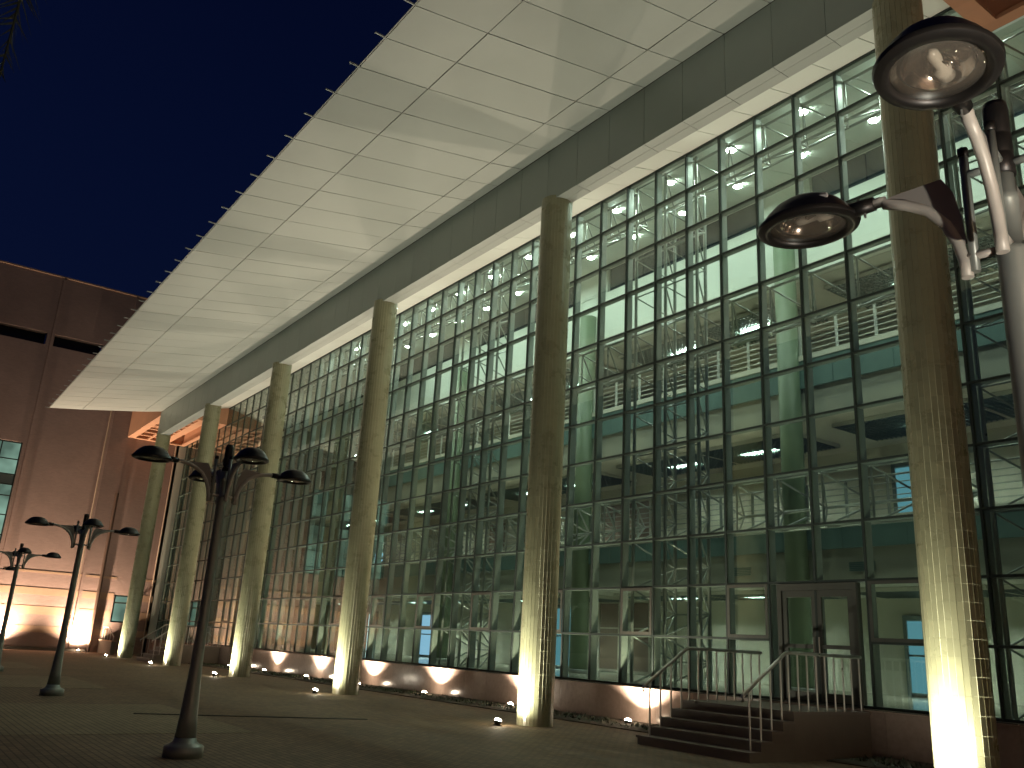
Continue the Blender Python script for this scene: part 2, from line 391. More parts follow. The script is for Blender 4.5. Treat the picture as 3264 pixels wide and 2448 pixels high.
for k in range(KL, KR):
    xm = (MX(k) + MX(k + 1)) / 2
    for r_ in range(12):
        if (xm > -.2 or xm < -47.7) and r_ == 11: continue
        if DOOR[0] < xm < DOOR[1] and r_ < 2: continue
        zc = (TZ(r_) + TZ(r_ + 1)) / 2
        cells.append((k, r_, xm, zc))
vis = [c for c in cells if c[2] < 1.8]
near = set(sorted(vis, key=lambda c: (c[2] - 6.5) ** 2 + (YG + 12.4) ** 2 + (c[3] - 1.6) ** 2)[:296])
for c in cells:
    if c in near:
        o = put('pane', pane_me, cw, (c[2], YG + .007, c[3])); o.rotation_euler = (R(random.uniform(-.12, .12)), 0, R(random.uniform(-.12, .12)))
    else: far.box(c[2] - MS / 2 + .006, c[2] + MS / 2 - .006, YG + .001, YG + .013, c[3] - TS / 2 + .004, c[3] + TS / 2 - .004)
o = build(far, 'pane', 'pane_glass', cw, kind='stuff'); o.location = -Vector(cw.location)
# opening lights: brown frames in the second row
for k in range(-38, 14, 3):
    xa, xb = MX(k - 1), MX(k)
    if xb > DOOR[0] and xa < DOOR[1]: continue
    za, zb = TZ(1), TZ(2); m_ = MB()
    m_.box(xa + .03, xb - .03, YG - .05, YG - .038, za + .02, za + .09); m_.box(xa + .03, xb - .03, YG - .05, YG - .038, zb - .09, zb - .02)
    m_.box(xa + .03, xa + .10, YG - .05, YG - .038, za + .09, zb - .09); m_.box(xb - .10, xb - .03, YG - .05, YG - .038, za + .09, zb - .09)
    o = build(m_, 'window_frame', 'door_metal', cw); o.location = -Vector(cw.location)

# entrance doors (two: near end and mirrored at the far end)
def entrance(xc, lab):
    d = thing('entrance_door', lab, 'door', (xc, YG, .84)); del d['category']; del d['kind']
    d.parent = cw; d.location = Vector((xc, YG, .84)) - Vector(cw.location)
    x0, x1 = xc - .945, xc + .945; zt = 3.24
    bx('jamb', d, x0 - .02, x0 + .09, YG - .06, YG + .10, .84, zt, 'door_metal'); bx('jamb', d, x1 - .09, x1 + .02, YG - .06, YG + .10, .84, zt, 'door_metal')
    bx('head', d, x0 + .09, x1 - .09, YG - .06, YG + .10, zt - .14, zt, 'door_metal')
    bx('threshold', d, x0 + .09, x1 - .09, YG - .05, YG + .09, .84, .875, 'door_metal')
    for a, b_ in ((x0 + .095, xc - .005), (xc + .005, x1 - .095)):
        L = [(a, a + .11, .88, 3.095), (b_ - .11, b_, .88, 3.095), (a + .11, b_ - .11, 2.96, 3.095), (a + .11, b_ - .11, .88, 1.06), (a + .11, b_ - .11, 1.92, 2.0)]
        for p in L: bx('leaf_rail', d, p[0], p[1], YG - .03, YG + .03, p[2], p[3], 'door_metal')
        bx('pane', d, a + .11, b_ - .11, YG - .004, YG + .004, 2.0, 2.96, 'pane_glass'); bx('pane', d, a + .11, b_ - .11, YG - .004, YG + .004, 1.06, 1.92, 'pane_glass')
        hx = b_ - .06 if a < xc - .3 else a + .06
        rod('handle', d, (hx, YG - .07, 1.75), (hx, YG - .07, 2.15), .014, 'rail_metal')
    for a, b_ in ((DOOR[0] + (xc + 4.82) + .03, x0 - .02), (x1 + .02, DOOR[1] + (xc + 4.82) - .03)):
        if b_ - a > .05: bx('side_pane', d, a, b_, YG + .001, YG + .011, .90, zt, 'pane_glass')
entrance(-4.82, 'brown framed double glass entrance door at the top of the near steps')

# ------------------------------------------------------------------ steel space frame behind the glass
YF, YB = YG + .40, YG + 1.40
def spaceframe(parent, front, rear, links, detail):
    """links: list of (a, b, radius, name)"""
    if detail:
        for a, b_, r_, nm in links: rod(nm, parent, a, b_, r_, 'steel', 6)
    else:
        m_ = MB()
        for a, b_, r_, nm in links: m_.tube([a, b_], r_, 5, False)
        o = build(m_, 'brace', 'steel', parent, True, kind='stuff'); o.location = -Vector(parent.location)
    m_ = MB()
    for p in front + rear: m_.ball(p, .06)
    o = build(m_, 'node_balls', 'steel', parent, kind='stuff'); o.location = -Vector(parent.location)
mast_lab = {6: 'steel lattice mast behind the glass, hidden partly by the nearest column',
            -2: 'steel lattice mast behind the glass between the steps and the second nearest column',
            -10: 'steel lattice mast behind the glass beside the third column from the right',
            -18: 'steel lattice mast behind the glass beside the fourth column from the right',
            -26: 'steel lattice mast behind the glass beside the fifth column from the right',
            -34: 'steel lattice mast behind the glass at the far left end'}
for kc in (6, -2, -10, -18, -26, -34):
    xs3 = [MX(kc - 1), MX(kc), MX(kc + 1)]; xr = [(xs3[0] + xs3[1]) / 2, (xs3[1] + xs3[2]) / 2]
    t = thing('lattice_mast', mast_lab[kc], 'mast', (MX(kc), YF, .86), 'lattice masts behind the glass')
    ztop = 15.1 if kc < 5 and kc > -34 else 13.9
    nlev = 12 if ztop > 15 else 11
    fr = []; rr_ = []; L = []
    for x in xs3: L.append(((x, YF, .85), (x, YF, TZ(nlev)), .05, 'chord'))
    for x in xr: L.append(((x, YB, .85), (x, YB, TZ(nlev) - .6), .05, 'chord'))
    for j in range(nlev + 1):
        z = TZ(j)
        fr += [(x, YF, z) for x in xs3]
        if 0 < j: L.append(((xs3[0], YF, z), (xs3[2], YF, z), .022, 'strut'))
        if j < nlev:
            zr = z + TS / 2; rr_ += [(x, YB, zr) for x in xr]
            L.append(((xr[0], YB, zr), (xr[1], YB, zr), .022, 'strut'))
            for q, x in enumerate(xr):
                for xx in (xs3[q], xs3[q + 1]):
                    L.append(((x, YB, zr), (xx, YF, z), .022, 'brace')); L.append(((x, YB, zr), (xx, YF, z + TS), .022, 'brace'))
    spaceframe(t, fr, rr_, L, kc in (-2, -10))
lvl_name = {4: 'lower', 8: 'middle', 12: 'upper'}
bay_name = {-2: 'right of the steps bay behind the nearest column', -10: 'between the two nearest columns\' masts', -18: 'in the third bay from the right', -26: 'in the fourth bay from the right', -34: 'in the farthest bay at the left'}
bay_name = {-2: 'in the bay above the near steps', -10: 'in the bay left of the second nearest column', -18: 'between the third and fourth nearest columns', -26: 'between the fourth and fifth nearest columns', -34: 'in the farthest bay at the left'}
for lv in (4, 8, 12):
    for kc in (-2, -10, -18, -26, -34):
        ks = list(range(kc + 1, kc + 8)); zt = TZ(lv) - (.16 if lv == 12 else 0); zb = TZ(lv - 1); zm = (zt + zb) / 2
        t = thing('lattice_truss', '%s steel truss behind the glass %s' % (lvl_name[lv], bay_name[kc]), 'truss', ((MX(kc + 1) + MX(kc + 7)) / 2, YF, zm), 'lattice trusses between the masts')
        L = [((MX(ks[0]), YF, zt), (MX(ks[-1]), YF, zt), .04, 'chord'), ((MX(ks[0]), YF, zb), (MX(ks[-1]), YF, zb), .04, 'chord'), ((MX(ks[0]) + MS / 2, YB, zm), (MX(ks[-1]) - MS / 2, YB, zm), .04, 'chord')]
        fr = []; rr_ = []
        for k in ks:
            fr += [(MX(k), YF, zt), (MX(k), YF, zb)]; L.append(((MX(k), YF, zb), (MX(k), YF, zt), .026, 'strut'))
            L.append(((MX(k), YG + .2, zt), (MX(k), YF, zt), .025, 'bracket'))
        for k in ks[:-1]:
            x = MX(k) + MS / 2; rr_.append((x, YB, zm))
            for xx in (MX(k), MX(k + 1)):
                for zz in (zt, zb): L.append(((x, YB, zm), (xx, YF, zz), .024, 'brace'))
        spaceframe(t, fr, rr_, L, kc in (-2, -10))

# ------------------------------------------------------------------ interior of the glass hall
mb = MB().box(XL, XR, 3.96, 13.6, .55, .85); struct('hall_floor', mb, 'int_floor')
mb = MB().box(XL, XR, 13.4, 13.6, .85, 13.2); BACK = struct('hall_back_wall', mb, 'int_beige')
mb = MB().box(XL - .3, XL + .0, 3.2, 13.6, -.3, 17.2); struct('hall_end_wall', mb, 'int_beige')
mb = MB().box(XR, XR + .3, 3.7, 13.6, -.3, 17.2); struct('hall_end_wall', mb, 'int_beige')
ICX = [.46 - 9.511 * k for k in range(0, 6)]
def gallery(zc, zb, zs, zfloor, lab):
    g = thing('gallery_floor', lab, 'gallery', (-23.5, 9.0, zc))
    bx('ceiling', g, XL, XR, 9.0, 13.4, zc - .06, zc, 'int_ceiling')
    bx('downstand', g, XL, XR, 9.02, 9.22, zc, zb, 'int_beam')
    bx('slab', g, XL, XR, 9.02, 13.4, zb, zfloor, 'concrete')
    x = XL
    while x < XR - .1:
        x1 = min(x + 1.9, XR); bx('fascia_panel', g, x + .005, x1 - .005, 8.93, 9.015, zb - .02, zfloor - .10, 'int_teal'); x = x1
    bx('kerb', g, XL, XR, 8.90, 9.06, zfloor - .098, zfloor + .06, 'int_ceiling')
    return g
gallery(3.78, 4.72, 0, 5.45, 'lower gallery floor with dark teal edge panels behind the glass')
gallery(8.61, 9.53, 0, 10.47, 'upper gallery floor with dark teal edge panels behind the glass')
uw = thing('clerestory_wall', 'bright white upper wall with dark clerestory windows under the hall roof', 'wall', (-23.5, 9.0, 13.15))
bx('ceiling', uw, XL, XR, 9.22, 13.4, 13.10, 13.16, 'int_ceiling')
bx('lower_band', uw, XL, XR, 9.0, 9.2, 13.10, 13.33, 'int_white')
bx('parapet', uw, XL, XR, 9.02, 9.2, 13.335, 15.47, 'int_white')
bx('sill', uw, XL, XR, 8.985, 9.02, 13.44, 13.50, 'int_ceiling')
bx('head', uw, XL, XR, 9.02, 9.2, 16.50, 17.2, 'int_white')
for i, x in enumerate(ICX):
    bx('pier', uw, x - .95, x + .95, 8.99, 9.2, 15.47, 16.5, 'int_white')
for a, b_ in zip(ICX[1:] + [XL + .9], ICX):
    xa, xb = a + .95, b_ - .95; n_ = 4
    for j in range(n_): bx('window_pane', uw, xa + (xb - xa) * j / n_ + .02, xa + (xb - xa) * (j + 1) / n_ - .02, 9.12, 9.16, 15.475, 16.495, 'dark_glass')
ic_lab = ['pale green round hall column behind the nearest tiled column', 'pale green round hall column seen through the glass above the near steps', 'pale green round hall column behind the glass right of the third tiled column', 'pale green round hall column behind the glass, third from the right in the hall', 'pale green round hall column behind the glass near the fifth tiled column', 'farthest pale green round hall column at the left end']
for i, x in enumerate(ICX):
    c = thing('hall_column', ic_lab[i], 'column', (x, 8.95, .85), 'round columns inside the hall')
    put('shaft', MB().lathe([(.33, 0), (.33, 13.72)], 32).mesh('shaft', 'int_green', True), c, (x, 8.85, .85))
    put('base_ring', MB().lathe([(.36, 0), (.36, .12), (.335, .14)], 32).mesh('base_ring', 'steel', True), c, (x, 8.85, .85))

# gallery railings, one per bay and floor
for zf, nm in ((5.51, 'lower'), (10.53, 'upper')):
    for i in range(5):
        xa, xb = ICX[i + 1] + .36, ICX[i] - .36
        bn = ['above the near steps', 'left of the second nearest column', 'in the third bay from the right', 'in the fourth bay from the right', 'in the farthest bay'][i]
        t = thing('gallery_railing', 'pale metal railing of the %s gallery %s' % (nm, bn), 'railing', ((xa + xb) / 2, 8.98, zf), 'gallery railings inside the hall')
        m_ = 'white_rail' if nm == 'upper' else 'steel'
        rod('top_rail', t, (xa, 8.98, zf + 1.05), (xb, 8.98, zf + 1.05), .028, m_)
        for j in range(5): rod('bar', t, (xa, 8.98, zf + .16 + .17 * j), (xb, 8.98, zf + .16 + .17 * j), .014, m_, 6)
        n_ = 7
        for j in range(n_ + 1):
            x = xa + (xb - xa) * j / n_
            bx('post', t, x - .035, x - .012, 8.955, 9.005, zf, zf + 1.03, m_); bx('post', t, x + .012, x + .035, 8.955, 9.005, zf, zf + 1.03, m_)

# egg-crate light panels in the gallery ceilings
def crate_mesh(lx, ly, p=.16):
    m_ = MB(); n = int(lx / p); k = int(ly / p)
    for i in range(n + 1): x = -lx / 2 + lx * i / n; m_.box(x - .004, x + .004, -ly / 2, ly / 2, -.06, 0)
    for j in range(k + 1): y = -ly / 2 + ly * j / k; m_.box(-lx / 2, lx / 2, y - .004, y + .004, -.058, -.002)
    return m_.mesh('louvre_grid', 'crate')
crate = crate_mesh(4.0, 2.4)
tube_me = MB().box(-.62, .62, -.10, .10, -.012, .012).mesh('lamp_tube', 'tube_light')
k_ = 0
floor_nm = {3.78: 'ground floor', 8.61: 'lower gallery', 13.10: 'upper gallery'}
posn = ['above the near steps, right half', 'above the near steps, left half', 'left of the second nearest column, right half', 'left of the second nearest column, left half', 'in the third bay, right half', 'in the third bay, left half', 'in the fourth bay, right half', 'in the fourth bay, left half', 'in the farthest bay, right half', 'in the farthest bay, left half']
for zc in (3.78, 8.61, 13.10):
    q = 0
    for i in range(5):
        for s_ in (1, -1):
            xc = (ICX[i] + ICX[i + 1]) / 2 + s_ * 2.06
            t = thing('ceiling_light', 'egg-crate light panel over the %s %s' % (floor_nm[zc], posn[q]), 'light', (xc, 11.1, zc - .06), 'egg-crate ceiling lights'); q += 1
            bx('backing', t, xc - 2.0, xc + 2.0, 9.9, 12.3, zc - .068, zc - .061, 'crate')
            put('louvre_grid', crate, t, (xc, 11.1, zc - .115))
            for yy in (9.9, 12.3): bx('frame', t, xc - 2.02, xc + 2.02, yy - .012, yy + .012, zc - .18, zc - .068, 'int_ceiling')
            for xx in (xc - 2.02, xc + 2.02): bx('frame', t, xx - .01, xx + .01, 9.912, 12.288, zc - .18, zc - .068, 'int_ceiling')
            put('lamp_tube', tube_me, t, (xc - .35 * s_, 11.2, zc - .10))

# hall downlights in the sloping roof
dl_ring = MB().lathe([(.17, 0), (.17, -.05), (.14, -.05), (.14, -.01)], 20, caps=(False, False)).mesh('trim_ring', 'int_white', True)
dl_disc = MB().lathe([(.005, -.032), (.138, -.03)], 20, caps=(True, False)).mesh('lamp_disc', 'downlight')
dl_off = MB().lathe([(.005, -.032), (.138, -.03)], 20, caps=(True, False)).mesh('lamp_disc', 'bulb')
ORD = 'first second third fourth fifth sixth seventh eighth ninth tenth eleventh twelfth thirteenth fourteenth fifteenth sixteenth seventeenth eighteenth nineteenth twentieth'.split()
for row, y in ((1, 4.76), (2, 7.37)):
    nd = 0
    for j in range(19):
        x = (-10.07 if row == 1 else -12.0) - 2.39 * (j - (4 if row == 1 else 5)) if True else 0
        if x < -47 or x > 0: continue
        t = thing('downlight', '%s downlight from the right in the %s row of the hall roof' % (ORD[nd], 'front' if row == 1 else 'back'), 'light', (x, y, roofz(y)), 'round downlights in the hall roof')
        put('trim_ring', dl_ring, t, (x, y, roofz(y) - .01)); put('lamp_disc', dl_disc if x > -32 else dl_off, t, (x, y, roofz(y) - .02)); nd += 1

# doors and lit rooms on the hall's back wall
def hall_door(x0, x1, z0, z1, glow, lab, leaf='door_frame', cross=(.5,)):
    t = thing('hall_door', lab, 'door', ((x0 + x1) / 2, 13.36, z0)); del t['category']; del t['kind']; t.parent = BACK
    y0, y1 = 13.30, 13.395
    bx('frame', t, x0, x0 + .12, y0, y1, z0, z1, leaf); bx('frame', t, x1 - .12, x1, y0, y1, z0, z1, leaf); bx('frame', t, x0 + .12, x1 - .12, y0, y1, z1 - .14, z1, leaf)
    zs = [z0 + .08] + [z0 + (z1 - z0) * c for c in cross] + [z1 - .14]
    for a, b_ in zip(zs, zs[1:]):
        bx('pane', t, x0 + .12, x1 - .12, y0 + .05, y0 + .07, a + .03, b_ - .03, glow); bx('cross_rail', t, x0 + .12, x1 - .12, y0 + .02, y1, a - .03, a + .03, leaf)
    return t
hall_door(-8.6, -7.3, .85, 3.19, 'cyan_room', 'glazed door glowing cyan on the ground floor behind the nearest column', 'crate')
hall_door(-8.6, -7.3, 5.5, 7.92, 'cyan_room', 'glazed door glowing cyan on the lower gallery behind the nearest column', 'crate')
hall_door(-22.6, -21.2, .85, 3.8, 'door_brown', 'dark brown double door in the hall, left of the near steps, left one', 'door_frame', (.6,))
hall_door(-20.6, -19.4, .85, 3.8, 'door_brown', 'dark brown double door in the hall, left of the near steps, right one', 'door_frame', (.6,))
hall_door(-25.6, -24.0, .85, 3.6, 'cyan_room', 'glazed door glowing cyan on the ground floor beside the second nearest column', 'crate')
hall_door(-37.8, -36.2, .85, 3.27, 'blue_room', 'dull blue lit door on the ground floor in the middle of the hall', 'crate')
hall_door(-35.95, -34.95, .85, 3.21, 'white_room', 'narrow bright pale blue lit doorway beside the dull blue door', 'crate')
hall_door(-44.7, -43.2, .85, 3.3, 'white_room', 'pale blue lit glazed door on the ground floor left of the dull blue door', 'crate')
hall_door(-44.8, -42.9, 5.5, 7.05, 'blue_room', 'wide pale blue lit window on the lower gallery beside the third column', 'crate')
hall_door(-41.5, -40.4, 5.5, 6.4, 'cyan_room', 'small pale blue lit window on the lower gallery right of the wide one', 'crate')
hall_door(-22.6, -19.4, 10.5, 12.6, 'dark_glass', 'wide dark window on the upper gallery behind the second nearest column', 'door_frame')
hall_door(-22.6, -19.4, 5.5, 8.0, 'door_brown', 'dark brown double door on the lower gallery behind the second nearest column', 'door_frame')
hall_door(-31.5, -29.8, 5.5, 7.9, 'door_brown', 'dark brown door on the lower gallery in the middle of the hall', 'door_frame')
for x, lab in ((-11.2, 'dark air grille on the beige beam above the steps'), (-7.1, 'dark air grille on the beige beam right of the entrance door'), (-20.7, 'dark air grille on the beige beam left of the second nearest column')):
    t = thing('air_grille', lab, 'grille', (x, 9.0, 4.2), 'air grilles on the ground floor beam')
    for j in range(5): bx('slat', t, x - .38, x + .38, 8.985, 9.018, 4.08 + .05 * j, 4.115 + .05 * j, 'int_teal')

# ------------------------------------------------------------------ entrance steps and their railings
def steps(xc, labs, g0):
    xa, xb = xc - 1.32, xc + 1.30; zl = .80; n = 5; rh = (zl - g0) / n
    t = thing('entrance_steps', labs[0], 'steps', (xc, 1.5, g0))
    bx('landing', t, xa, xb, 1.05, 3.34, g0 - .2, zl - .045, 'concrete')
    bx('landing_slab', t, xa - .02, xb + .02, 1.02, 3.34, zl - .044, zl, 'stone_step')
    for j in range(n - 1):
        z = g0 + rh * (j + 1); y0 = 1.05 - .30 * (n - 1 - j)
        bx('step', t, xa, xb, y0, 1.048, z - rh - (.2 if j == 0 else .0405), z - .041, 'concrete')
        bx('tread', t, xa - .02, xb + .02, y0 - .025, y0 + .30, z - .04, z, 'stone_step')
    for s_, x in ((0, xa + .14), (1, xb - .12)):
        r_ = thing('stair_railing', labs[1 + s_], 'railing', (x, 1.2, zl), 'metal railings of the entrance steps')
        ztop = zl + .98; zlow = g0 + rh + .90
        yl = -.10
        rail = MB().tube([(x, 3.32, ztop), (x, 1.12, ztop), (x, 1.02, ztop - .02), (x, yl, zlow), (x, yl - .06, zlow - .05), (x, yl - .04, zlow - .12)], .032, 10)
        o = build(rail, 'handrail', 'rail_metal', r_, True); o.location = -Vector(r_.location)
        for j in range(9):
            y = 1.10 + 2.16 * j / 8; rod('baluster', r_, (x, y, zl), (x, y, ztop), .017, 'rail_metal')
        for j in range(4):
            y = .88 - .285 * j; zz = ztop - .02 - (1.02 - y) / (1.02 - yl) * (ztop - .02 - zlow)
            zg = g0 + rh * (4 - j); rod('baluster', r_, (x, y, zg), (x, y, zz), .017, 'rail_metal')
steps(-4.82, ('dark stone entrance steps with landing between the two nearest columns', 'left metal railing of the near entrance steps', 'right metal railing of the near entrance steps'), gz(-4.8))
steps(-42.9, ('entrance steps at the far left end between the two farthest columns', 'right hand railing of the far entrance steps, farther one', 'left hand railing of the far entrance steps, nearer one'), gz(-42.9))

# planting bed with ground cover between wall and paving
for a, b_ in ((-41.4, -6.3), (-3.4, 9.0), (-56.8, -44.4)):
    m_ = MB(); n_ = max(2, int((b_ - a) / 1.0))
    for j in range(n_):
        x0 = a + (b_ - a) * j / n_; x1 = a + (b_ - a) * (j + 1) / n_
        m_.hexa([(x0, 1.75, gz(x0) - .05), (x1, 1.75, gz(x1) - .05), (x1, 3.36, gz(x1) - .05), (x0, 3.36, gz(x0) - .05), (x0, 1.75, gz(x0) + .02), (x1, 1.75, gz(x1) + .02), (x1, 3.36, gz(x1) + .05), (x0, 3.36, gz(x0) + .05)])
    struct('planting_bed', m_, 'soil')
gc = MB(); rg = random.Random(5)
for a, b_ in ((-41.2, -6.5), (-3.2, 3.0)):
    for i in range(int((b_ - a) * 95)):
        x = rg.uniform(a, b_); y = rg.triangular(1.85, 3.25, 2.3); z = gz(x) + .03
        d_ = abs((x + 4.755 * 20) % 4.755 - 4.755 * .5)
        if y > 2.45 and d_ > 1.95: continue
        h_ = rg.uniform(.02, .11); an = rg.uniform(0, 6.28); l_ = rg.uniform(.03, .08); dx, dy = math.cos(an) * l_, math.sin(an) * l_
        b0 = len(gc.v); gc.v += [(x - dy * .4, y + dx * .4, z + h_ * .3), (x + dx, y + dy, z + h_), (x + dy * .4, y - dx * .4, z + h_ * .3), (x - dx * .7, y - dy * .7, z)]; gc.f.append((b0, b0 + 1, b0 + 2, b0 + 3))
o = put('ground_cover', gc.mesh('ground_cover', 'leaf'), None, (0, 0, 0), kind='stuff', label='low dark ground cover plants along the foot of the plinth', category='plants')

# ------------------------------------------------------------------ uplights
def uplight(x, y, lab, grp, aim, power, col, size=R(120), blend=1.0, lens='lens_yellow', big=1.0):
    g0 = gz(x); t = thing('uplight', lab, 'light', (x, y, g0), grp)
    a = (Vector(aim) - Vector((x, y, g0 + .14))).normalized(); q = a.to_track_quat('Z', 'Y')
    base = MB().box(-.09, .09, -.05, .05, 0, .012).box(-.085, -.078, -.02, .02, .012, .10).box(.078, .085, -.02, .02, .012, .10).mesh('bracket', 'fixture'); put('bracket', base, t, (x, y, g0 + .004))
    c = Vector((x, y, g0 + .055))
    body = MB().lathe([(.04, -.045), (.055, -.04), (.07, -.015), (.078, .03), (.078, .045)], 16, caps=(True, False)).mesh('housing', 'fixture', True); o = put('housing', body, t, c); o.rotation_mode = 'QUATERNION'; o.rotation_quaternion = q
    ln = MB().lathe([(.076, .036), (.074, .052), (.06, .074), (.03, .088), (.002, .091)], 16, caps=(False, True)).mesh('lens', lens); o = put('lens', ln, t, c); o.rotation_mode = 'QUATERNION'; o.rotation_quaternion = q
    ld = bpy.data.lights.new('uplight_beam', 'SPOT'); ld.energy = power; ld.color = col; ld.spot_size = size; ld.spot_blend = blend; ld.shadow_soft_size = .05
    lo = bpy.data.objects.new('uplight_beam', ld); link(lo); lo.parent = t; lo.location = c + a * .11 - Vector(t.location); lo.rotation_mode = 'QUATERNION'; lo.rotation_quaternion = (-a).to_track_quat('Z', 'Y')
    return t
ul = ['in front of the nearest column', 'in front of the second nearest column', 'in front of the third column from the right', 'in front of the fourth column from the right', 'in front of the fifth column from the right', 'in front of the farthest column']
for i, x in enumerate(COLX):
    uplight(x, -1.0, 'glowing ground floodlight on the paving ' + ul[i], 'floodlights at the column feet', (x, -.1, 4.0), 1350, (.98, .96, .76), R(165), 1.0)
pk = [-SP * .5 * k for k in range(2, 9)]
pn = ['left of the near steps', 'behind the second nearest column, to its left', 'midway between the second and third columns, right one', 'behind the third column', 'between the third and fourth columns', 'behind the fourth column', 'left of the fourth column']
for i, x in enumerate(pk):
    uplight(x, 2.78, 'small floodlight in the planting bed ' + pn[i], 'floodlights along the plinth', (x, 3.15, 2.4), 1500, (1.0, .82, .63), R(128), .6, 'lens_warm')
for y, lab in ((-.85, 'floodlight at the foot of the brick end wall by the dark pipe'), (-5.7, 'floodlight at the foot of the brick end wall at the left edge'), (-10.5, 'floodlight at the foot of the brick end wall beyond the left edge')):
    uplight(-56.35, y, lab, 'floodlights along the brick end wall', (-57.0, y, 8.0), 8500, (1.0, .75, .54), R(138), 1.0, 'lens_warm')

# ------------------------------------------------------------------ brick end building
eb = thing('brick_building', 'tall brown brick building with slit openings closing the plaza at the left', 'building', (-58, -8, -.15))
segs_y = [(-30, -9.3), (-6.4, -6.05), (-2.9, 9.0)]
W0, W1 = -57.0, -57.6
def wallpiece(y0, y1, z0, z1, m='brick'): bx('wall', eb, W1, W0, y0, y1, z0, z1, m)
# lower part with lit windows: left of -6.4 tall window from z 6.2 to 12.65
wallpiece(-30, -13.4, -.4, 19.45); wallpiece(-13.4, -6.4, -.4, 6.15); wallpiece(-13.4, -6.4, 12.66, 19.45)
wallpiece(-6.4, .85, -.4, 19.45); wallpiece(.85, 2.2, -.4, 1.78); wallpiece(.85, 2.2, 3.55, 19.45); wallpiece(2.2, 3.36, -.4, 19.45)
wallpiece(3.36, 9, 15.5, 19.45)
for a, b_ in ((-30, -12.8), (-6.4, -6.0), (-2.9, 9.0)): wallpiece(a, b_, 19.45, 20.3)
wallpiece(-30, 9.0, 20.3, 24.4)
bx('parapet_cap', eb, W1 - .05, W0 + .05, -30.05, 9.05, 24.4, 24.5, 'band_stone')
for a, b_ in ((-12.8, -6.4), (-6.0, -2.9)): bx('slit_back', eb, W1 - .4, W1 - .35, a, b_, 19.3, 20.45, 'dark_void')
for z0, z1 in ((4.55, 4.68), (3.2, 3.63), (2.0, 2.5), (.9, 1.3)):
    for a, b_ in ((-30, .8), (2.25, 3.3)): bx('stone_band', eb, W0, W0 + .012, a, b_, z0, z1, 'band_stone')
for y in (-6.05, -1.25): bx('pilaster_strip', eb, W0 + .001, W0 + .06, y - .10, y + .10, -.2, 24.3, 'brick')
wA = put('window', boxmesh(.05, 7.0, 6.5, 'green_room'), eb, (W1 - .05, -9.9, 9.4))
for y in (-6.45, -7.55, -8.7, -9.85, -11.0, -12.15, -13.3): bx('mullion', wA, W0 - .12, W0 - .06, y - .035, y + .035, 6.15, 12.66, 'mullion_cap')
for z in (6.2, 6.68, 7.94, 9.16, 9.87, 10.53, 11.51, 12.6): bx('transom', wA, W0 - .125, W0 - .065, -13.4, -6.4, z - .035, z + .035, 'mullion_cap')
bx('spandrel', wA, W0 - .14, W0 - .128, -13.4, -6.4, 9.9, 10.5, 'mullion')
wB = put('window', boxmesh(.05, 1.35, 1.77, 'green_room'), eb, (W1 - .05, 1.52, 2.66))
bx('frame', wB, W0 - .12, W0 - .04, .85, .95, 1.78, 3.55, 'mullion_cap'); bx('frame', wB, W0 - .12, W0 - .04, 2.1, 2.2, 1.78, 3.55, 'mullion_cap'); bx('frame', wB, W0 - .12, W0 - .04, .95, 2.1, 1.78, 1.87, 'mullion_cap'); bx('frame', wB, W0 - .12, W0 - .04, .95, 2.1, 3.45, 3.55, 'mullion_cap'); bx('transom', wB, W0 - .12, W0 - .04, .95, 2.1, 3.0, 3.1, 'mullion_cap')
bx('ledge', eb, W0 + .001, W0 + .35, -30, -.4, -.3, .02, 'concrete')
rod('downpipe', eb, (-56.8, -.2, -.2), (-56.8, -.2, 10.2), .11, 'pipe_brown', 12)
for y, z1 in ((-1.55, 16), (3.12, 14.1)): rod('downpipe', eb, (-56.88, y, .5), (-56.88, y, z1), .05, 'pipe_light', 10)
lw_ = thing('low_stone_wall', 'low pale stone wall by the side stairs at the foot of the brick building', 'wall', (-55, .5, -.15))
bx('body', lw_, -56.9, -53.2, .38, .62, -.3, .62, 'concrete'); bx('coping', lw_, -56.9, -53.15, .34, .66, .62, .68, 'band_stone')
rod('handrail', lw_, (-56.8, .5, 1.45), (-55.2, .5, 1.45), .03, 'white_rail'); rod('handrail', lw_, (-55.2, .5, 1.45), (-53.4, .5, .9), .03, 'white_rail')
for x, z in ((-56.7, 1.45), (-56.0, 1.45), (-55.2, 1.45), (-54.4, 1.2), (-53.5, .93)): rod('post', lw_, (x, .5, .68), (x, .5, z), .02, 'white_rail')

nb = thing('brick_building', 'brown brick building closing the plaza at the right, beyond the frame', 'building', (10.2, -8, 0))
bx('wall', nb, 9.56, 10.2, -30, 3.3, -.2, 24.4, 'brick'); bx('ledge', nb, 9.25, 9.555, -30, 3.3, -.2, .1, 'concrete'); bx('parapet_cap', nb, 9.5, 10.25, -30, 3.3, 24.4, 24.5, 'band_stone')
for z0, z1 in ((4.55, 4.68), (3.2, 3.63), (2.0, 2.5), (.9, 1.3)): bx('stone_band', nb, 9.548, 9.559, -30, 3.3, z0, z1, 'band_stone')
for y, lab, pw in ((-.85, 'floodlight at the foot of the right hand brick wall near the glass', 450), (-5.7, 'floodlight at the foot of the right hand brick wall by the nearest lamp post', 500), (-10.5, 'floodlight at the foot of the right hand brick wall beside the camera', 2500)):
    uplight(8.7, y, lab, 'floodlights along the right hand brick wall', (9.6, y, 9.0), pw, (1.0, .90, .76), R(165 if pw > 1000 else 120), 1.0, 'lens_warm')

